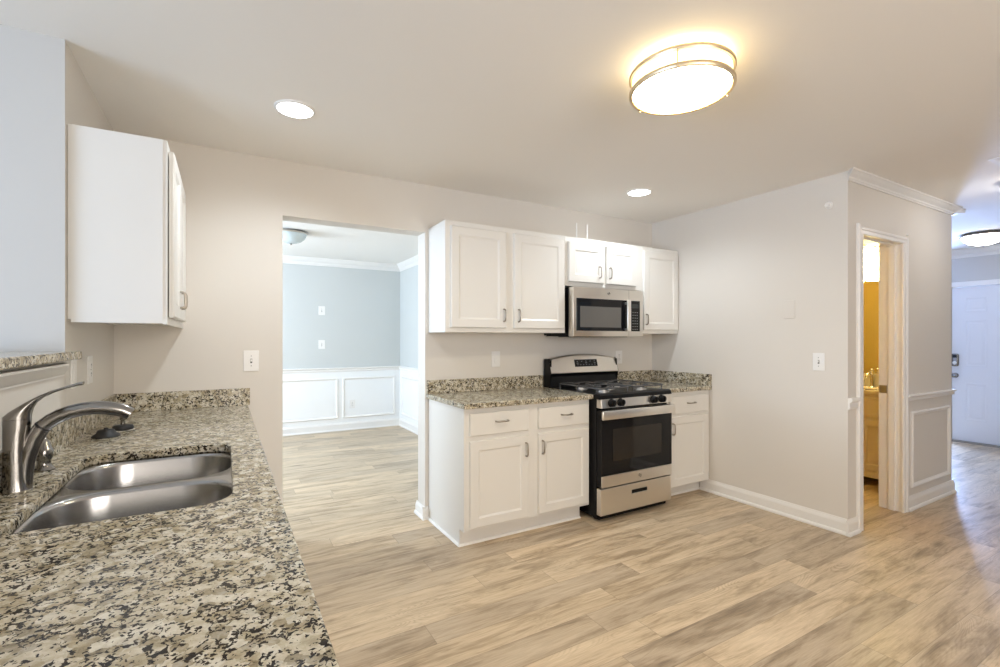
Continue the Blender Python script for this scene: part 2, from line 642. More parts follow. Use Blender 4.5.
def crown_prof(c, s, top=H, d=0.056, h=0.066):
    """(p, q) crown profile on a wall at p=c that sticks out towards s"""
    P = [(0, 0), (d, 0), (d, -.010), (d - .008, -.014), (d * .62, -h * .42), (d * .30, -h * .62), (.016, -h + .014), (.010, -h + .007), (.010, -h), (0, -h)]
    return [(c + s * p, top + q) for p, q in P]


def base_prof(c, s, h=0.105):
    P = [(0, 0), (.026, 0), (.026, .010), (.020, .020), (.014, .022), (.014, h - .030), (.011, h - .018), (.006, h - .006), (.005, h), (0, h)]
    return [(c + s * p, q) for p, q in P]


def rail_prof(c, s, z0, z1):
    h = z1 - z0
    P = [(0, 0), (.010, 0), (.014, h * .22), (.012, h * .38), (.012, h * .55), (.026, h * .72), (.028, h * .85), (.024, h), (0, h)]
    return [(c + s * p, z0 + q) for p, q in P]


# kitchen
struct('baseboard_right', MB().prism(base_prof(XR, -1), YE - .002, 2.72, 'y'), 'trim')
struct('baseboard_hall_corner', MB().prism(base_prof(YE, -1), XR - .026, 3.728, 'x'), 'trim')
struct('baseboard_hall', MB().prism(base_prof(YE, -1), 4.506, XE + .026, 'x'), 'trim')
b = MB()
b.prism(base_prof(1.265, -1, .09), YB - .022, YB2 + .02, 'y')
b.prism(base_prof(YB, -1, .09), 1.243, 1.288, 'x')
struct('baseboard_doorway', b, 'trim')
# crown on the hall wall, mitred at both ends
b = MB()
lo = []
for (px, s) in ((XR, -1), (XE, 1)):
    lo.append([(px + s * (YE - p), p, q) for p, q in crown_prof(YE, -1)])
b.loft(lo)
trim(b)
# chair rail, panel moulding on the hall wall
trim(MB().prism(rail_prof(YE, -1, .842, .917), XR, 3.728, 'x'))
trim(MB().prism(rail_prof(YE, -1, .838, .884), 4.506, XE + .022, 'x'))


def frame_moulding(axis, c, s, a0, a1, z0, z1, wd=.030, d=.016):
    """a picture-frame moulding on a wall plane"""
    b = MB()
    P = [(0, 0), (wd * .3, d), (wd * .7, d * .75), (wd, .004), (wd, 0)]
    lo = []
    for m, h in [(0, 0), (0, d * .55), (wd * .28, d), (wd * .55, d * .8), (wd * .8, d * .35), (wd, d * .3), (wd, 0)]:
        pts = []
        for (aa, zz) in ((a0 + m, z0 + m), (a1 - m, z0 + m), (a1 - m, z1 - m), (a0 + m, z1 - m)):
            pts.append((aa, c + s * h, zz) if axis == 'x' else (c + s * h, aa, zz))
        lo.append(pts)
    b.loft(lo, True, False, False)
    return b


trim(frame_moulding('x', YE, -1, 4.583, 5.335, .165, .750))
# powder room door: casings and jamb lining
def casing_profile(w):
    return [(0, 0), (0, .010), (w * .12, .016), (w * .55, .014), (w * .62, .020), (w * .9, .020), (w, .012), (w, 0)]


b = MB()
for (xa, xb) in ((3.800, 3.728), (4.428, 4.506)):
    s = 1 if xb > xa else -1
    pr = casing_profile(abs(xb - xa))
    b.loft([[(xa + s * p, YE - d, z + (p if z > 1 else 0)) for p, d in pr] for z in (0.0, 2.032)])
pr = casing_profile(.052)
b.loft([[(xx + sg * p, YE - d, 2.032 + p) for p, d in pr] for xx, sg in ((3.800, -1.4), (4.428, 1.4))])
trim(b)
b = MB()
b.box(3.782, 3.797, YE - .002, YE2 + .014, 0, 2.054)
b.box(4.442, 4.457, YE - .002, YE2 + .014, 0, 2.054)
b.box(3.797, 4.442, YE - .002, YE2 + .014, 2.036, 2.069)
b.box(4.430, 4.442, YE + .045, YE + .085, 0, 2.054)
b.box(3.797, 3.809, YE + .045, YE + .085, 0, 2.054)
b.box(3.809, 4.430, YE + .045, YE + .085, 2.024, 2.036)
jamb = trim(b)
sp = MB().box(4.4375, 4.4425, YE + .096, YE2 + .010, .893, .953, .002)
sp.box(4.430, 4.4375, YE2 + .004, YE2 + .012, .905, .942, .002)
sp = sp.build('strike_plate', 'pull', jamb)
# moulding under the bar ledge
b = MB()
P = [(0, 1.226), (.034, 1.226), (.034, 1.219), (.026, 1.208), (.014, 1.190), (.008, 1.183), (.008, 1.178), (0, 1.176)]
b.loft([[(XL + p, -0.9, q) for p, q in P], [(XL + p, 2.345 - p * 2.3, q) for p, q in P]])
trim(b)
# dining room trims
trim(MB().prism(crown_prof(DY, -1, H, .075, .10), DX0, DX1, 'x'))
trim(MB().prism(crown_prof(DX1, -1, H, .075, .10), YB2, DY, 'y'))
trim(MB().prism(rail_prof(DY - .004, -1, .845, .905), DX0, DX1, 'x'))
trim(MB().prism(rail_prof(DX1 - .004, -1, .845, .905), YB2, DY, 'y'))
trim(frame_moulding('x', DY - .004, -1, 1.465, 2.235, .175, .755, .032))
trim(frame_moulding('x', DY - .004, -1, .45, 1.40, .175, .755, .032))
trim(frame_moulding('y', DX1 - .004, -1, 5.55, 6.94, .175, .755, .032))
trim(frame_moulding('y', DX1 - .004, -1, 4.05, 5.45, .175, .755, .032))
struct('baseboard_dining_north', MB().prism(base_prof(DY - .004, -1, .115), DX0, DX1, 'x'), 'trim')
struct('baseboard_dining_east', MB().prism(base_prof(DX1 - .004, -1, .115), YB2, DY, 'y'), 'trim')
# foyer trims
trim(MB().prism(crown_prof(EX, -1, H, .075, .10), SY, 4.5, 'y'))
b = MB()
b.box(EX - .018, EX, 1.375, 1.44, 0, 1.975, .004)
b.box(EX - .018, EX, 2.385, 2.45, 0, 1.975, .004)
b.box(EX - .018, EX, 1.375, 2.45, 1.975, 2.038, .004)
trim(b)
struct('baseboard_east', MB().prism(base_prof(EX, -1), SY, 1.375, 'y').prism(base_prof(EX, -1), 2.45, 4.5, 'y'), 'trim')
trim(MB().box(EX - .03, EX + .14, 1.44, 2.385, 0, .018), 'pull')

# front door: six panels, keypad lock and knob
b = MB()
FD = EX + .012
y0, y1, z0, z1 = 1.447, 2.378, .022, 1.970
b.box(FD, FD + .04, y0, y1, z0, z1)
def fy(u, v, d):
    return (FD - d, u, v)
for (pa, pb) in ((2.045, 2.255), (1.57, 1.78)):
    for (za, zb) in ((.285, .760), (.965, 1.555), (1.655, 1.84)):
        lo = []
        for m, d in ((0, -.001), (0, .004), (.012, .006), (.022, .002), (.034, .002), (.045, .007), (.055, .007)):
            lo.append([fy(pa + m, za + m, d), fy(pb - m, za + m, d), fy(pb - m, zb - m, d), fy(pa + m, zb - m, d)])
        b.loft(lo)
fd = struct('door_1', b, 'door', smooth=30)
k = MB().box(FD - .028, FD, 2.308, 2.378, .965, 1.125, .018, 3)
dl = k.build('keypad_lock', 'nickel', fd, smooth=40)
MB().box(FD - .032, FD - .027, 2.322, 2.364, 1.075, 1.113, .004).build('keypad', 'glass_black', dl)
MB().lathe([(.015, -.045), (.020, -.04), (.020, -.027)], (FD, 2.343, 1.01), 'x', 20).build('thumb_turn', 'plastic', dl)
MB().lathe([(.012, -.062), (.027, -.056), (.030, -.042), (.022, -.028), (.012, -.020), (.012, -.010), (.030, -.006), (.032, 0)], (FD, 2.343, .848), 'x', 24).build('door_knob', 'nickel', fd, smooth=50)

# ------------------------------------------------------------------ cabinets
def pull(parent, f, u, v, length=.088, vertical=True, out=.030):
    """arched bar pull on a door face; f(u, v, d)"""
    h = length / 2
    prof = [(-h, 0), (-h, out * .55), (-h + .004, out * .85), (-h + .012, out), (0, out * 1.06), (h - .012, out), (h - .004, out * .85), (h, out * .55), (h, 0)]
    pts = [f(u, v + a, d) if vertical else f(u + a, v, d) for a, d in prof]
    b = MB()
    b.tube(pts, .0052, 8)
    return b.build('handle', 'pull', parent, smooth=50)


def door(parent, f, u0, u1, v0, v1, hu=None, hv=None, vertical=True, stile=.058, name='door', m='cab', length=.088, out=.028):
    b = MB()
    b.panel_door(f, u0, u1, v0, v1, stile=stile)
    d = b.build(name, m, parent)
    if hu is not None:
        pull(d, lambda u, v, dd: f(u, v, dd + .019), hu, hv, length, vertical, out)
    return d


def face_y(Y):           # a face that looks towards -y
    return lambda u, v, d: (u, Y - d, v)


def face_x(X):           # a face that looks towards +x
    return lambda u, v, d: (X + d, u, v)


YC = 2.675               # face frames of the base cabinets
t = thing('base_cabinet', 'white two-door base cabinet with two drawers, left of the range', 'cabinet', (1.80, 2.97, 0))
b = MB()
b.box(1.290, 2.300, YC, YB - .003, .105, .878)
b.box(1.290, 1.306, YC + .064, YB - .003, 0, .105)
b.build('body', 'cab', t)
b = MB()
b.box(1.300, 2.262, 2.735, 2.75, 0, .108)
b.build('toe_kick', 'cab', t)
b = MB()
q = [(0, 0), (.014, 0), (.013, .006), (.009, .011), (.004, .014), (0, .014)]
b.prism([(1.290 - p, z) for p, z in q], 2.725, YB - .03, 'y')
b.prism([(2.735 - p, z) for p, z in q], 1.280, 2.262, 'x')
b.build('shoe_moulding', 'trim', t)
F = face_y(YC)
door(t, F, 1.325, 1.766, .123, .670, 1.738, .578)
door(t, F, 1.845, 2.288, .123, .670, 1.872, .578)
door(t, F, 1.325, 1.766, .702, .845, 1.552, .785, False, 0, 'drawer')
door(t, F, 1.845, 2.288, .702, .845, 2.078, .785, False, 0, 'drawer')

t = thing('base_cabinet', 'narrow white one-door base cabinet between the range and the right wall', 'cabinet', (3.36, 2.97, 0))
b = MB()
b.box(3.070, 3.609, 2.640, YB - .003, .105, .878)
b.build('body', 'cab', t)
FR = face_y(2.640)
MB().box(3.085, 3.609, 2.735, 2.75, 0, .108).build('toe_kick', 'cab', t)
b = MB().prism([(2.735 - p, z) for p, z in q], 3.085, 3.60, 'x')
b.build('shoe_moulding', 'trim', t)
door(t, FR, 3.100, 3.585, .110, .680, 3.128, .585)
door(t, FR, 3.100, 3.585, .702, .845, 3.352, .785, False, 0, 'drawer')

YU = 2.965
F = face_y(YU)
t = thing('wall_cabinet', 'white two-door wall cabinet beside the doorway, left of the microwave', 'cabinet', (1.80, 3.12, 1.361))
MB().box(1.290, 2.305, YU, YB, 1.361, 2.121).build('body', 'cab', t)
door(t, F, 1.325, 1.762, 1.392, 2.085, 1.738, 1.484)
door(t, F, 1.830, 2.290, 1.392, 2.085, 1.863, 1.484)
t = thing('wall_cabinet', 'short white two-door wall cabinet directly above the microwave', 'cabinet', (2.73, 3.12, 1.73))
MB().box(2.307, 3.153, YU, YB, 1.733, 2.121).build('body', 'cab', t)
F2 = face_y(YU - .004)
door(t, F2, 2.330, 2.700, 1.765, 2.078, 2.640, 1.855)
door(t, F2, 2.722, 3.060, 1.765, 2.078, 2.752, 1.855)
t = thing('wall_cabinet', 'narrow white one-door wall cabinet in the corner right of the microwave', 'cabinet', (3.385, 3.12, 1.361))
MB().box(3.155, 3.610, YU, YB, 1.361, 2.121).build('body', 'cab', t)
door(t, F, 3.160, 3.598, 1.392, 2.085, 3.178, 1.484)

t = thing('wall_cabinet', 'white wall cabinet with a bare bluish side panel, hanging over the sink counter', 'cabinet', (-.37, 2.83, 1.378))
b = MB()
b.box(XL + .002, -.206, 2.393, 3.271, 1.390, 2.134)
b.box(XL + .012, -.220, 2.388, 2.393, 1.378, 2.134)
b.box(-.220, -.206, 2.388, 3.271, 1.374, 1.390)
b.build('body', 'cab', t)
F = face_x(-.202)
door(t, F, 2.420, 2.755, 1.405, 2.100, 2.712, 1.500, length=.076, out=.020)
door(t, F, 2.765, 3.100, 1.405, 2.100, 2.800, 1.500, length=.076, out=.020)

t = thing('sink_base_cabinet', 'white base cabinet under the granite sink counter', 'cabinet', (-.2, 1.3, 0))
b = MB()
b.box(XL + .002, .085, 2.16, 3.271, .105, .882)
b.box(XL + .002, .085, -.6, 1.28, .105, .882)
b.box(.065, .085, 1.28, 2.16, .105, .882)
b.box(XL + .002, .065, 1.28, 2.16, .105, .125)
b.box(XL + .002, .02, -.6, 3.271, 0, .105)
b.build('body', 'cab', t)
F = face_x(.085)
for i, ya in enumerate((-.55, .38, 1.31, 2.24)):
    door(t, F, ya, ya + .44, .125, .85, ya + .415, .75)
    door(t, F, ya + .46, ya + .90, .125, .85, ya + .485, .75)

# ------------------------------------------------------------------ counters
def rrect(x0, x1, y0, y1, r, z, n=8):
    pts = []
    q = r if isinstance(r, tuple) else (r, r, r, r)
    for (cx, cy, a0, r) in ((x1 - q[0], y1 - q[0], 0, q[0]), (x0 + q[1], y1 - q[1], 90, q[1]), (x0 + q[2], y0 + q[2], 180, q[2]), (x1 - q[3], y0 + q[3], 270, q[3])):
        for i in range(n + 1):
            a = math.radians(a0 + 90 * i / n)
            pts.append((cx + r * math.cos(a), cy + r * math.sin(a), z))
    return pts


SX0, SX1, SY0, SY1 = -.405, .018, 1.352, 2.112      # the opening over the sink
CT, CB = .914, .884
t = thing('countertop', 'speckled granite sink counter with an undermount opening, in the foreground', 'countertop', (-.2, 1.3, CB))
b = MB()
bm = b.bm
X0c, X1c = XL + .001, .123
bot = []
for z in (CB, CT):
    outer = [bm.verts.new(p) for p in ((X0c, -.7, z), (X1c, -.7, z), (X1c, YB - .001, z), (X0c, YB - .001, z))]
    hole = [bm.verts.new(p) for p in rrect(SX0, SX1, SY0, SY1, (.085, .065, .035, .085), z)]
    eds = [bm.edges.new((lp[i], lp[(i + 1) % len(lp)])) for lp in (outer, hole) for i in range(len(lp))]
    bmesh.ops.triangle_fill(bm, edges=eds, use_beauty=True, use_dissolve=False)
    bot.append((outer, hole))
for a, c in zip(bot[0], bot[1]):
    for i in range(len(a)):
        j = (i + 1) % len(a)
        bm.faces.new((a[i], a[j], c[j], c[i]))
b.build('slab', 'granite', t, bevel=.005)
MB().box(XL + .001, .133, YB - .021, YB - .001, CT, 1.016, .002).build('backsplash', 'granite', t)
MB().box(XL + .001, XL + .014, -.7, YB - .021, CT, 1.016, .002).build('backsplash', 'granite', t)

t = thing('countertop', 'granite counter on the two-door base cabinet, left of the range', 'countertop', (1.79, 2.95, CB - .004))
MB().box(1.270, 2.303, 2.628, YB - .001, .880, CT).build('slab', 'granite', t, bevel=.005)
MB().box(1.275, 2.300, YB - .021, YB - .001, CT, 1.012, .002).build('backsplash', 'granite', t)
t = thing('countertop', 'small granite counter in the corner, right of the range', 'countertop', (3.35, 2.95, CB - .004))
MB().box(3.052, 3.611, 2.608, YB - .001, .880, CT).build('slab', 'granite', t, bevel=.005)
MB().box(3.052, 3.591, YB - .021, YB - .001, CT, 1.012, .002).build('backsplash', 'granite', t)
MB().box(3.591, 3.611, 2.612, YB - .001, CT, 1.012, .002).build('side_splash', 'granite', t)

o = MB().box(-.79, -.470, -.9, 2.367, 1.237, 1.268).build('bar_ledge', 'granite', bevel=.005)
tag(o, 'raised granite bar ledge on the half wall behind the faucet', 'ledge')

# ------------------------------------------------------------------ sink
t = thing('kitchen_sink', 'stainless steel double bowl sink set under the granite counter', 'sink', (-.19, 1.73, .70))
ym = (SY0 + SY1) / 2
for (ya, yb, oa, ob) in ((SY0 - .002, ym - .016, SY0 - .02, ym), (ym + .016, SY1 + .002, ym, SY1 + .02)):
    b = MB()
    x0, x1 = SX0 - .002, SX1 + .002
    n = 8
    zt = CB - .001
    lo = [rrect(SX0 - .02, SX1 + .02, oa, ob, .002, zt - .003, n), rrect(SX0 - .02, SX1 + .02, oa, ob, .002, zt, n)]
    if ya < ym:
        lo[0] = [(x, y, z - (.0 if y < ym - .1 else .0)) for x, y, z in lo[0]]
    for m_, dz, r in ((-.006, 0, .135), (0, -.003, .13), (.004, -.012, .127), (.010, -.14, .12), (.018, -.165, .11), (.040, -.180, .09), (.10, -.184, .05)):
        lo.append(rrect(x0 + m_, x1 - m_, ya + m_, yb - m_, r, zt + dz, n))
    cx, cy = (x0 + x1) / 2, (ya + yb) / 2
    k = len(lo[0])
    # drain ring, points ordered like the rounded rectangles
    ring = lo[-1]
    for rr, dz in ((.045, -.186),):
        lo.append([(cx + rr * (p[0] - cx) / math.hypot(p[0] - cx, p[1] - cy), cy + rr * (p[1] - cy) / math.hypot(p[0] - cx, p[1] - cy), zt + dz) for p in ring])
    b.loft(lo, True, False, True)
    bw = b.build('bowl', 'sink', t, smooth=40)
    d = MB().lathe([(.044, zt - .187), (.042, zt - .182), (.034, zt - .182), (.030, zt - .190), (.004, zt - .190)], (cx, cy, 0), 'z', 24)
    d.build('drain', 'chrome', bw, smooth=40)

# ------------------------------------------------------------------ faucet
FX, FY = -.476, 1.73
t = thing('kitchen_faucet', 'brushed nickel single-lever faucet with an arched spout over the sink', 'faucet', (FX, FY, CT))
b = MB()
lo = []
for z, cx, rx, ry in ((CT, -.477, .031, .027), (CT + .006, -.477, .029, .026), (.95, -.478, .027, .025), (1.02, -.479, .025, .024), (1.06, -.478, .026, .024), (1.085, -.476, .028, .024), (1.101, -.4755, .0285, .024)):
    lo.append([(cx + rx * math.cos(2 * math.pi * i / 28), FY + ry * math.sin(2 * math.pi * i / 28), z) for i in range(28)])
b.loft(lo)
b.build('body', 'nickel', t, smooth=50)
b = MB()
pts = [(-.462, FY, CT + .002), (-.461, FY, .950), (-.458, FY, .985), (-.450, FY, 1.020), (-.440, FY, 1.050), (-.427, FY, 1.075)]
b.tube(pts, [.017, .0175, .018, .0185, .019, .019], 20, up=(0, 1, 0))
b.build('spout_stem', 'nickel', t, smooth=60)
b = MB().tube([(-.4270, FY, 1.0750), (-.4240, FY, 1.0785)], .0193, 20, up=(0, 1, 0))
b.build('joint_ring', 'rubber', t, smooth=40)
b = MB()
pts = [(-.4240, FY, 1.0785), (-.408, FY, 1.093), (-.390, FY, 1.104), (-.368, FY, 1.1125), (-.345, FY, 1.118), (-.320, FY, 1.1205), (-.296, FY, 1.119), (-.274, FY, 1.1145), (-.252, FY, 1.1075), (-.2355, FY, 1.0965)]
b.tube(pts, [.0188, .0188, .0186, .0184, .0182, .0184, .0188, .0192, .0190, .0172], 20, up=(0, 1, 0))
b.build('spout_head', 'nickel', t, smooth=60)
b = MB()
lo = []
for (ux, uz, lx, lz, hw) in ((-.5040, 1.1025, -.4475, 1.1015, .0240), (-.5040, 1.1085, -.4470, 1.1080, .0240), (-.4920, 1.1210, -.4455, 1.1190, .0230), (-.4720, 1.1360, -.4430, 1.1300, .0210), (-.4520, 1.1500, -.4360, 1.1440, .0185), (-.4330, 1.1615, -.4230, 1.1560, .0160), (-.4080, 1.1735, -.4020, 1.1675, .0140), (-.3810, 1.1830, -.3780, 1.1770, .0128), (-.3550, 1.1920, -.3530, 1.1835, .0122), (-.3400, 1.1955, -.3415, 1.1855, .0110)):
    cx, cz = (ux + lx) / 2, (uz + lz) / 2
    lo.append([(cx + (lx - cx) * math.cos(2 * math.pi * i / 24), FY + hw * math.sin(2 * math.pi * i / 24), cz + (lz - cz) * math.cos(2 * math.pi * i / 24)) for i in range(24)])
b.loft(lo)
b.build('lever', 'nickel', t, smooth=50)

b = MB().lathe([(.026, CT), (.0265, CT + .004), (.019, CT + .012), (.0165, CT + .020), (.0165, CT + .030), (.021, CT + .040), (.0215, CT + .062), (.0195, CT + .066), (.012, CT + .086), (.006, CT + .098), (.002, CT + .101)], (-.476, 1.948, 0), 'z', 28)
tag(b.build('soap_dispenser', 'nickel', smooth=40), 'small brushed nickel soap dispenser with a cone top behind the faucet', 'soap dispenser')

# two sink stoppers at the back of the counter
t = thing('sink_stopper', 'flat black rubber sink stopper lying nearer the faucet', 'sink stopper', (-.420, 2.49, CT), 'sink stoppers on the counter')
MB().lathe([(.046, CT), (.048, CT + .004), (.042, CT + .010), (.033, CT + .016), (.028, CT + .027), (.024, CT + .030), (.004, CT + .031)], (-.420, 2.49, 0), 'z', 28).build('cap', 'rubber', t, smooth=40)
MB().lathe([(.008, CT + .030), (.007, CT + .036), (.003, CT + .038)], (-.420, 2.49, 0), 'z', 14).build('knob', 'rubber', t, smooth=40)
t = thing('sink_stopper', 'black and chrome basket stopper with a tall knob, beside the flat black one', 'sink stopper', (-.385, 2.625, CT), 'sink stoppers on the counter')
MB().lathe([(.043, CT), (.044, CT + .003), (.041, CT + .006), (.034, CT + .007)], (-.385, 2.625, 0), 'z', 28).build('rim', 'chrome', t, smooth=40)
MB().lathe([(.038, CT + .007), (.039, CT + .015), (.034, CT + .024), (.012, CT + .027)], (-.385, 2.625, 0), 'z', 28).build('cap', 'rubber', t, smooth=40)
MB().lathe([(.009, CT + .026), (.008, CT + .044), (.012, CT + .050), (.012, CT + .060), (.006, CT + .064)], (-.385, 2.625, 0), 'z', 18).build('knob', 'nickel', t, smooth=40)

# ------------------------------------------------------------------ range
RX0, RX1 = 2.308, 3.044
rxc = (RX0 + RX1) / 2
t = thing('gas_range', 'freestanding stainless steel gas range with black cooktop, between the base cabinets', 'range', (rxc, 2.92, 0))
b = MB()
b.box(RX0, RX1, 2.605, 3.235, .028, .893, .003)
b.box(RX0 + .02, RX1 - .02, 2.60, 2.66, .012, .05)
b.build('body', 'black', t)
for x in (RX0 + .05, RX1 - .05):
    for y in (2.66, 3.18):
        MB().lathe([(.018, 0), (.018, .012), (.008, .014), (.008, .03)], (x, y, 0), 'z', 14).build('foot', 'black', t)
# cooktop
b = MB()
prof = [(2.560, .882), (2.566, .908), (2.580, .917), (2.605, .919), (2.625, .912), (3.12, .912), (3.145, .918), (3.145, .882)]
b.prism(prof, RX0 - .002, RX1 + .002, 'x')
ck = b.build('cooktop', 'black', t, smooth=30)
# backguard: black riser with vent, stainless arched panel, clock
b = MB()
b.prism([(3.142, .912), (3.150, .93), (3.168, 1.00), (3.150, 1.026), (3.235, 1.026), (3.235, .912)], RX0, RX1, 'x')
b.box(RX0, RX0 + .012, 3.16, 3.245, .90, 1.14)
b.box(RX1 - .012, RX1, 3.16, 3.245, .90, 1.14)
b.build('vent_riser', 'black', t)
def arch(x):
    return 1.147 + .037 * (1 - ((x - rxc) / ((RX1 - RX0) / 2)) ** 2)
b = MB()
lo = []
for i in range(25):
    x = RX0 + (RX1 - RX0) * i / 24
    zt = arch(x)
    yt = 3.148 + (zt - 1.026) * .28
    lo.append([(x, 3.148, 1.026), (x, 3.145, 1.032), (x, yt - .006, zt - .010), (x, yt + .004, zt - .002), (x, yt + .014, zt), (x, 3.238, zt - .004), (x, 3.240, 1.026)])
b.loft(lo)
bgd = b.build('backguard', 'steel', t, smooth=35)
for x, s in ((RX0 - .004, 1), (RX1 + .004, -1)):
    b = MB()
    zt = arch(RX0)
    b.loft([[(xx, 3.150, 1.024), (xx, 3.146, 1.032), (xx, 3.143 + (zt - 1.026) * .28, zt - .008), (xx, 3.150 + (zt - 1.026) * .28, zt + .002), (xx, 3.242, zt), (xx, 3.244, .915), (xx, 3.165, .915)] for xx in (x, x + s * .012)])
    b.build('end_cap', 'black', t)
def bgp(x, z, d=0.0):
    """a point on the sloping face of the backguard"""
    return (x, 3.145 + (z - 1.032) * .275 - d * .96, z + d * .26)
b = MB()
dx0, dx1, dz0, dz1 = 2.566, 2.815, 1.078, 1.138
b.loft([[bgp(dx0, dz0, -.004), bgp(dx1, dz0, -.004), bgp(dx1, dz1, -.004), bgp(dx0, dz1, -.004)],
        [bgp(dx0, dz0, .002), bgp(dx1, dz0, .002), bgp(dx1, dz1, .002), bgp(dx0, dz1, .002)]])
dsp = b.build('display', 'glass_black', bgd)
dim = mat('dim_display_print', (.22, .23, .25), .4)
for r_, (n_, zz) in enumerate(((7, 1.094), (3, 1.108), (5, 1.123))):
    for i in range(n_):
        x = dx0 + .03 + (dx1 - dx0 - .06) * (i / (n_ - 1))
        w_ = .006 if r_ != 1 else .010
        b = MB()
        b.loft([[bgp(x - w_, zz - .0018, d), bgp(x + w_, zz - .0018, d), bgp(x + w_, zz + .0018, d), bgp(x - w_, zz + .0018, d)] for d in (.0015, .0028)])
        b.build('touch_key', dim, bgd)
# burners and grates
burn = [(2.49, 2.735), (2.49, 2.99), (2.885, 2.735), (2.885, 2.99)]
for i, (x, y) in enumerate(burn):
    br = MB().lathe([(.052, .912), (.050, .920), (.036, .925), (.036, .931)], (x, y, 0), 'z', 24).build('burner', 'alu', t, smooth=40)
    MB().lathe([(.034, .931), (.036, .934), (.034, .939), (.004, .941)], (x, y, 0), 'z', 24).build('burner_cap', 'iron', br, smooth=40)
MB().lathe([(.038, .912), (.036, .922), (.028, .930), (.004, .932)], (rxc, 2.86, 0), 'z', 24).build('burner', 'alu', t, smooth=40)
for (ga, gb) in ((2.345, 2.660), (2.715, 3.035)):
    b = MB()
    zg = .951
    ya, yb_ = 2.625, 3.105
    def bar(p, q, r=.0052):
        b.tube([p, q], r, 8)
    ring = [(ga, ya, zg), (gb, ya, zg), (gb, yb_, zg), (ga, yb_, zg)]
    rr = rrect(ga, gb, ya, yb_, .03, zg, 4)
    b.tube(rr + [rr[0]], .006, 8)
    gx = (ga + gb) / 2
    bar((ga, (ya + yb_) / 2, zg), (gb, (ya + yb_) / 2, zg))
    for yy in (2.735, 2.99):
        for s in (-1, 1):
            e = ga if s < 0 else gb
            b.tube([(e, yy, zg), (gx + s * .055, yy, zg + .003), (gx + s * .035, yy, zg - .001)], .005, 8)
        for s in (-1, 1):
            ye = yy + s * .118
            b.tube([(gx, ye, zg), (gx, yy + s * .055, zg + .003), (gx, yy + s * .035, zg - .001)], .005, 8)
    for px in (ga + .006, gb - .006):
        for py in (ya + .02, (ya + yb_) / 2, yb_ - .02):
            bar((px, py, zg), (px, py, .910), .0055)
    b.build('grate', 'iron', t, smooth=50)
# control panel and knobs
b = MB()
b.prism([(2.552, .818), (2.560, .882), (2.62, .882), (2.62, .818)], RX0 + .004, RX1 - .002, 'x')
cp = b.build('control_panel', 'steel', t, bevel=.003)
for x in (2.404, 2.492, 2.832, 2.922):
    yk, zk = 2.556, .853
    kb = MB().lathe([(.030, -.002), (.030, .006), (.0265, .009), (.025, .030), (.022, .034), (.003, .034)], (0, 0, 0), 'y', 24)
    kb.box(-.006, .006, .030, .042, -.022, .022, .003)
    for v in kb.bm.verts:
        y = -v.co.y
        v.co = Vector((x + v.co.x, yk + y + v.co.z * -.10, zk + v.co.z + y * -.0))
    kn = kb.build('knob', 'black', cp, smooth=40)
# oven door
b = MB()
b.box(RX0 + .006, RX1 - .006, 2.558, 2.603, .252, .800, .004)
od = b.build('oven_door', 'black', t)
MB().box(RX0 + .006, RX1 - .006, 2.552, 2.560, .336, .735, .002).build('door_glass', 'glass_black', od)
MB().box(2.418, 2.922, 2.5505, 2.5525, .435, .665).build('oven_window', 'glass_oven', od)
MB().box(RX0 + .006, RX1 - .006, 2.551, 2.560, .252, .334, .002).build('lower_trim', 'steel', od)
MB().box(RX0 + .006, RX1 - .006, 2.553, 2.562, .738, .800, .002).build('upper_trim', 'black', od)
lg = MB().lathe([(.013, -.0015), (.013, .001), (.0105, .001), (.0105, -.0015)], (2.689, 2.5505, .296), 'y', 24, False, False)
lg.tube([(2.683, 2.5497, .291), (2.686, 2.5497, .299), (2.692, 2.5497, .294), (2.695, 2.5497, .301)], .001, 6)
lg.build('emblem', 'plastic_dark', od)
hd = MB().box(RX0 - .022, RX1 - .012, 2.508, 2.526, .742, .806, .007, 3)
for x in (RX0 + .02, RX1 - .05):
    hd.box(x, x + .03, 2.523, 2.555, .752, .796, .004)
hd.build('handle', 'steel_v', od, smooth=40)
for i in range(6):
    b = MB()
    b.box(2.42 + i * .092, 2.48 + i * .092, 2.5575, 2.5595, .806, .812)
    b.build('vent_slot', 'plastic_dark', od)
# drawer
b = MB().box(RX0 - .002, RX1 - .006, 2.556, 2.600, .052, .243, .005)
dr = b.build('drawer', 'steel', t)
MB().box(2.610, 2.768, 2.5535, 2.557, .163, .196, .001).build('pull_recess', 'black', dr)
MB().box(2.610, 2.768, 2.549, 2.557, .161, .171, .003).build('pull_lip', 'steel', dr)

# ------------------------------------------------------------------ microwave
MX0, MX1, MZ0, MZ1 = 2.322, 3.074, 1.333, 1.722
MF = 2.880
t = thing('microwave', 'over-the-range stainless steel microwave with black window', 'microwave', ((MX0 + MX1) / 2, 3.07, MZ0))
b = MB()
b.box(MX0 + .002, MX1 - .002, 2.942, YB - .001, MZ0 + .012, MZ1 - .002)
b.box(MX0 + .02, MX1 - .02, 2.95, YB - .01, MZ0 + .002, MZ0 + .02)
b.build('body', 'black', t)
b = MB()
b.box(MX0, MX1, MF, 2.944, MZ0, MZ1 - .002, .006)
mf = b.build('front_frame', 'steel', t, smooth=30)
dr = MB().box(2.350, 2.904, MF - .006, MF + .002, 1.378, 1.632, .002).build('door_glass', 'glass_black', t)
MB().box(2.384, 2.812, MF - .0075, MF - .005, 1.406, 1.570, .001).build('window_mesh', 'glass_mw', dr)
c = MB().box(2.910, 3.030, MF - .006, MF + .002, 1.378, 1.632, .002).build('control_panel', 'glass_black', t)
MB().box(2.935, 3.012, MF - .0072, MF - .005, 1.570, 1.605).build('display', mat('unlit_display', (.03, .035, .035), .1), c)
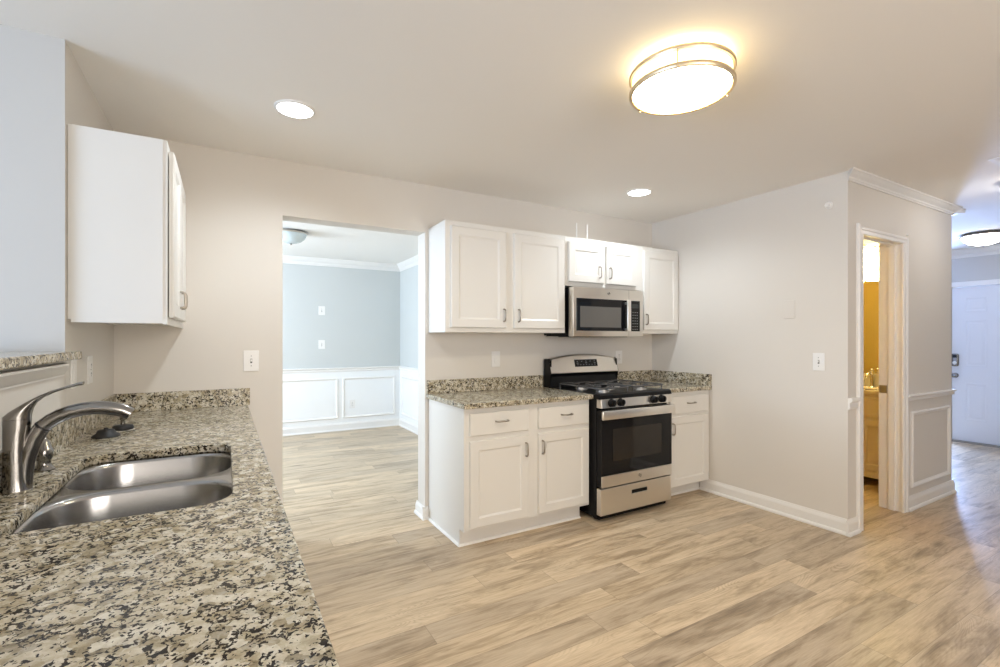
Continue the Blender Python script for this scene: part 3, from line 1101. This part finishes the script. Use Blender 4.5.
for r_ in range(7):
    for i in range(3):
        x = 2.948 + i * .024
        z = 1.394 + r_ * .0235
        b = MB().box(x - .0045, x + .0045, MF - .0072, MF - .005, z - .003, z + .003)
        b.build('key_button', 'print', c)
b = MB()
b.box(2.848, 2.888, MF - .048, MF - .032, 1.376, 1.636, .006, 3)
for z in (1.392, 1.606):
    b.box(2.856, 2.880, MF - .035, MF - .002, z - .010, z + .010, .003)
b.build('handle', 'steel_v', t, smooth=40)
MB().box(2.9065, 2.9078, MF - .0008, MF + .002, MZ0 + .004, MZ1 - .006).build('door_seam', 'plastic_dark', mf)
lg = MB().lathe([(.012, -.0015), (.012, .001), (.0098, .001), (.0098, -.0015)], (2.685, MF - .0005, 1.680), 'y', 24, False, False)
lg.tube([(2.679, MF - .0015, 1.675), (2.683, MF - .0015, 1.684), (2.688, MF - .0015, 1.678), (2.691, MF - .0015, 1.685)], .001, 6)
lg.build('emblem', 'plastic_dark', mf)
for x in (2.42, 2.74):
    MB().box(x, x + .24, 2.97, 3.20, MZ0 - .004, MZ0 + .004).build('grease_filter', 'plastic_dark', t)

# two white cords standing up from the top of the cabinet
cords = []
for (x, y, lab) in ((2.500, 3.06, 'thin white cord end poking up above the cabinets, left of two'), (2.612, 3.06, 'thin white cord end poking up above the cabinets, right of two')):
    b = MB().tube([(x, y, 2.121), (x + .001, y, 2.18), (x - .001, y - .002, 2.265)], .0055, 8)
    tag(b.build('power_cord', 'plastic', smooth=60), lab, 'cord', 'cords above the cabinets')

# ------------------------------------------------------------------ switches and outlets
def plate(name, label, axis, c, s, a, z, kind, group=None, w=.074, h=.118, cat=None, m='plastic'):
    """a wall plate; axis: the wall runs along it, c its plane, s the side it faces"""
    def P(u, d, v):
        return (a + u, c + s * d, z + v) if axis == 'x' else (c + s * d, a + u, z + v)
    def bx(b, u0, u1, d0, d1, v0, v1, bev=0):
        p, q = P(u0, d0, v0), P(u1, d1, v1)
        b.box(min(p[0], q[0]), max(p[0], q[0]), min(p[1], q[1]), max(p[1], q[1]), min(p[2], q[2]), max(p[2], q[2]), bev)
    t = thing(name, label, cat or name.replace('_', ' '), P(0, 0, -h / 2), group)
    b = MB()
    bx(b, -w / 2, w / 2, 0, .006, -h / 2, h / 2, .0025)
    b.build('cover_plate', m, t)
    if kind == 'toggle':
        b = MB(); bx(b, -.0055, .0055, .005, .0065, -.013, .013); o = b.build('slot', 'plastic_dark', t)
        b = MB(); bx(b, -.0042, .0042, .005, .017, -.004, .010, .0015); b.build('toggle', 'plastic', t)
    if kind in ('toggle', 'duplex', 'blank2'):
        for v in ((-.030, .030) if kind != 'duplex' else (0,)):
            b = MB()
            p = P(0, .0065, v)
            b.lathe([(.003, -.001), (.003, .001)], p, 'y' if axis == 'x' else 'x', 10)
            b.build('screw', 'print', t)
    if kind == 'duplex':
        for v in (-.0195, .0195):
            b = MB(); bx(b, -.016, .016, .005, .008, v - .0135, v + .0135, .001)
            f = b.build('socket', 'plastic', t)
            for (ua, ub, va, vb) in ((-.0075, -.0050, -.002, .007), (.0050, .0075, -.002, .007), (-.002, .002, -.010, -.006)):
                b = MB()
                bx(b, ua, ub, .0078, .0086, v + va, v + vb)
                b.build('slot', 'plastic_dark', f)
    if kind == 'rocker':
        b = MB(); bx(b, -.0165, .0165, .005, .009, -.033, .033, .0015); b.build('rocker', 'plastic', t)
    return t


plate('light_switch', 'white toggle switch on the back wall left of the doorway', 'x', YB, -1, .140, 1.180, 'toggle', w=.084, h=.126)
plate('wall_outlet', 'white outlet plate under the two-door wall cabinet, left of the range', 'x', YB, -1, 1.857, 1.155, 'rocker', w=.078, h=.122)
plate('wall_outlet', 'white outlet on the back wall just right of the range backguard', 'x', YB, -1, 3.174, 1.145, 'duplex', w=.080, h=.120)
plate('light_switch', 'white toggle switch on the right wall near the hall corner', 'y', XR, -1, 1.764, 1.153, 'toggle', w=.078, h=.124)
plate('blank_plate', 'wall-coloured blank cover plate on the right wall above the switch', 'y', XR, -1, 1.966, 1.532, 'none', w=.082, h=.134, m='wall')
plate('light_switch', 'cream switch plate nearest the end of the bar ledge', 'y', XL, 1, 2.470, 1.180, 'rocker', w=.075, h=.122)
plate('wall_outlet', 'cream outlet plate on the left wall under the sink counter wall cabinet', 'y', XL, 1, 2.735, 1.178, 'duplex', w=.078, h=.122)
plate('light_switch', 'upper white switch plate on the dining room wall', 'x', DY, -1, 1.180, 1.712, 'toggle', 'dining room switches', w=.088, h=.125)
plate('light_switch', 'lower white switch plate on the dining room wall', 'x', DY, -1, 1.180, 1.236, 'toggle', 'dining room switches', w=.088, h=.125)
plate('wall_outlet', 'white outlet inside the dining room wainscot panel', 'x', DY - .004, -1, 1.602, .372, 'duplex', w=.080, h=.122)

t = thing('door_chime_sensor', 'small round white sensor high on the right wall near the corner', 'sensor', (XR, 1.697, 2.21))
MB().lathe([(.024, 0), (.024, -.010), (.021, -.013)], (XR, 1.697, 2.235), 'x', 24).build('base', 'plastic', t, smooth=40)
MB().lathe([(.016, -.013), (.017, -.030), (.013, -.036), (.003, -.037)], (XR, 1.697, 2.235), 'x', 20).build('cap', 'plastic', t, smooth=40)

# ------------------------------------------------------------------ ceiling lights
t = thing('recessed_light', 'round recessed ceiling light in front of the doorway', 'ceiling light', (.298, 2.516, H - .012), 'recessed lights')
MB().lathe([(.094, H), (.094, H - .003), (.090, H - .007), (.082, H - .008), (.081, H - .004), (.081, H)], (.298, 2.516, 0), 'z', 40, False, False).build('trim_ring', 'plastic', t, smooth=40)
MB().lathe([(.082, H - .003), (.080, H - .007), (.002, H - .0085)], (.298, 2.516, 0), 'z', 40, True, True).build('lens', 'lens_can', t, smooth=40)
for (x, y) in ((.298, 2.516), (2.748, 2.615)):      # each can throws a wide soft-edged cone
    d = bpy.data.lights.new('can_spot', 'SPOT')
    d.energy = L_CAN
    d.color = CAN_TINT
    d.spot_size = math.radians(158)
    d.spot_blend = 0.75
    d.shadow_soft_size = 0.05
    o = bpy.data.objects.new('can_spot', d)
    COL.objects.link(o)
    o.location = (x, y, H - .014)
dup(t, (2.748, 2.615, H - .012), 'round recessed ceiling light above the microwave cabinets')

LX, LY = 1.620, 1.315
t = thing('flush_mount_light', 'large round lit drum ceiling light with two nickel rings over the kitchen', 'ceiling light', (LX, LY, H - .12))
MB().lathe([(.15, H), (.15, H - .028), (.14, H - .032)], (LX, LY, 0), 'z', 48).build('canopy', 'plastic', t, smooth=40)
MB().lathe([(.150, H - .030), (.190, H - .030), (.193, H - .036), (.193, H - .108), (.186, H - .110)], (LX, LY, 0), 'z', 64, False, False).build('side_glass', 'lens_drum_side', t, smooth=60)
MB().lathe([(.190, H - .108), (.187, H - .113), (.16, H - .120), (.08, H - .124), (.002, H - .125)], (LX, LY, 0), 'z', 64, False, True).build('diffuser', 'lens_drum', t, smooth=60)
for zc in (H - .042, H - .106):
    MB().lathe([(.193, zc + .009), (.203, zc + .009), (.206, zc + .004), (.206, zc - .004), (.203, zc - .009), (.193, zc - .009)], (LX, LY, 0), 'z', 64, False, False).build('ring', 'ring', t, smooth=40)
for a in (96, 216, 336):
    x, y = LX + .204 * math.cos(math.radians(a)), LY + .204 * math.sin(math.radians(a))
    MB().tube([(x, y, H - .042), (x, y, H - .106)], .003, 8).lathe([(.005, H - .118), (.006, H - .112), (.004, H - .108)], (x, y, 0), 'z', 10).build('post', 'ring', t, smooth=40)
d = bpy.data.lights.new('drum_uplight', 'POINT')


def dome_light(loc, label, glass, r=.165, group=None):
    x, y, z = loc
    t = thing('dome_ceiling_light', label, 'ceiling light', (x, y, H - .13), group)
    MB().lathe([(r * .82, H), (r * .86, H - .012), (r * .97, H - .016), (r * 1.0, H - .024), (r * .97, H - .032), (r * .9, H - .032)], (x, y, 0), 'z', 48, True, False).build('rim', 'rim', t, smooth=40)
    MB().lathe([(r * .93, H - .028), (r * .90, H - .050), (r * .80, H - .078), (r * .62, H - .103), (r * .36, H - .120), (.002, H - .126)], (x, y, 0), 'z', 48, True, True).build('glass_dome', glass, t, smooth=60)
    MB().lathe([(.005, H - .123), (.011, H - .128), (.011, H - .135), (.006, H - .142), (.001, H - .145)], (x, y, 0), 'z', 16).build('finial', 'nickel', t, smooth=50)
    return t


dome_light((.600, 5.40, H), 'unlit frosted dome ceiling light in the dining room', 'dome_off')
t = dome_light((7.0, 1.80, H), 'lit dome ceiling light in the foyer near the front door', 'lens_dome', .185, 'hall ceiling lights')
dup(t, (4.90, .985, H - .13), 'lit dome ceiling light cut off at the right edge, in the hall', 'hall ceiling lights')

o = MB().lathe([(.055, H), (.055, H - .012), (.048, H - .030), (.015, H - .034)], (5.575, 1.600, 0), 'z', 24).build('smoke_detector', 'plastic', smooth=40)
tag(o, 'white smoke detector on the foyer ceiling just past the wall corner', 'smoke detector')
t = thing('ceiling_vent', 'white ceiling register at the right edge, in the hall', 'vent', (4.29, .90, H - .008))
b = MB()
b.box(4.142, 4.44, .75, .77, H - .004, H); b.box(4.142, 4.44, 1.023, 1.043, H - .004, H)
b.box(4.142, 4.162, .77, 1.023, H - .004, H); b.box(4.42, 4.44, .77, 1.023, H - .004, H)
b.build('frame', 'plastic', t)
b = MB()
for i in range(9):
    y = .785 + i * .028
    b.loft([[(xx, y, H - .001), (xx, y + .014, H - .0035), (xx, y + .015, H - .003), (xx, y + .001, H)] for xx in (4.16, 4.422)])
b.build('louvres', 'plastic', t)

# ------------------------------------------------------------------ powder room
VX0, VX1, VY0, VY1 = 4.985, XE - .103, 1.752, 2.46
t = thing('bathroom_vanity', 'cream vanity cabinet with pale top in the small bathroom', 'vanity', ((VX0 + VX1) / 2, (VY0 + VY1) / 2, 0))
b = MB()
b.box(VX0 + .02, VX1, VY0, VY1, .10, .822)
for y in (VY0, VY1 - .05):
    b.box(VX0 + .02, VX0 + .07, y, y + .05, 0, .12)
    b.box(VX1 - .05, VX1, y, y + .05, 0, .12)
lo = []
for i in range(17):
    y = VY0 + (VY1 - VY0) * i / 16
    k = min(1, 4 * (1 - abs(2 * i / 16 - 1)))
    lo.append([(VX0 + .006, y, .125), (VX0 + .006, y, .03 + .045 * k), (VX0 + .024, y, .03 + .045 * k), (VX0 + .024, y, .125)])
b.loft(lo)
b.build('body', 'vanity', t)
F = lambda u, v, d: (VX0 + .020 - d, u, v)
door(t, F, VY0 + .02, VY0 + .345, .14, .590, None, None, stile=.05, m='vanity')
door(t, F, VY1 - .345, VY1 - .02, .14, .590, None, None, stile=.05, m='vanity')
door(t, F, VY0 + .02, VY1 - .02, .618, .800, None, None, stile=.02, name='drawer', m='vanity')
b = MB().box(VX0 - .012, VX1, VY0 - .01, VY1 + .012, .822, .858, .006)
b.build('vanity_top', 'granite_pale', t)
MB().box(VX1 - .02, VX1, VY0 - .01, VY1 + .012, .858, .985, .003).build('backsplash', 'granite_pale', t)
b = MB()
lo = []
for s_, dz in ((1.0, .006), (1.06, .010), (1.0, .012), (.92, .006), (.75, .002), (.2, .001)):
    lo.append([(5.12 + .105 * s_ * math.cos(2 * math.pi * i / 32), 2.10 + .19 * s_ * math.sin(2 * math.pi * i / 32), .856 + dz) for i in range(32)])
b.loft(lo)
b.build('basin', 'granite_pale', t, smooth=50)
t = thing('bathroom_faucet', 'chrome two-handle faucet on the bathroom vanity', 'faucet', (5.235, 2.10, .858))
b = MB().lathe([(.030, .858), (.028, .866), (.016, .872), (.014, .96), (.016, 1.03), (.010, 1.036)], (5.235, 2.10, 0), 'z', 20)
b.tube([(5.235, 2.10, .985), (5.19, 2.10, 1.0), (5.145, 2.10, .985), (5.13, 2.10, .955)], [.012, .011, .010, .010], 12)
b.build('spout', 'chrome', t, smooth=50)
for s in (-1, 1):
    b = MB().lathe([(.022, .858), (.020, .866), (.012, .875), (.014, .91), (.016, .925), (.004, .932)], (5.235, 2.10 + s * .075, 0), 'z', 18)
    b.tube([(5.235, 2.10 + s * .075, .92), (5.225, 2.10 + s * .125, .932)], [.006, .005], 8)
    b.build('tap_handle', 'chrome', t, smooth=50)
t = thing('wall_mirror', 'frameless wall mirror over the bathroom vanity', 'mirror', (XE - .103, 2.10, .99))
MB().box(XE - .109, XE - .103, 1.76, 2.44, .99, 1.872).build('mirror_glass', 'mirror', t)
t = thing('vanity_light', 'lit vanity wall lamp with white glass shades on a scrolled bar, in the bathroom', 'wall lamp', (5.29, 2.10, 2.16))
b = MB().box(5.278, XE - .103, 1.90, 2.30, 2.14, 2.22, .005)
b.tube([(5.235, 1.85, 2.165), (5.235, 1.97, 2.18), (5.235, 2.10, 2.195), (5.235, 2.23, 2.18), (5.235, 2.35, 2.165)], .006, 8)
for y in (2.0, 2.2):
    b.tube([(5.28, y, 2.18), (5.235, y, 2.183)], .006, 8)
b.build('bar', 'chrome', t, smooth=50)
for y in (1.885, 2.105, 2.325):
    sh = MB().lathe([(.020, 2.178), (.030, 2.160), (.060, 2.145), (.085, 2.10), (.098, 2.0), (.100, 1.88), (.098, 1.875), (.02, 1.878)], (0, 0, 0), 'z', 28)
    for v in sh.bm.verts:
        v.co = Vector((5.19 + v.co.x * .75, y + v.co.y, v.co.z))
    sh.build('shade', 'lens_vanity', t, smooth=60)
    MB().lathe([(.010, 2.200), (.016, 2.196), (.024, 2.176), (.022, 2.168)], (5.225, y, 0), 'z', 16).build('socket_cup', 'chrome', t, smooth=50)
bpy.data.lights.remove(d)
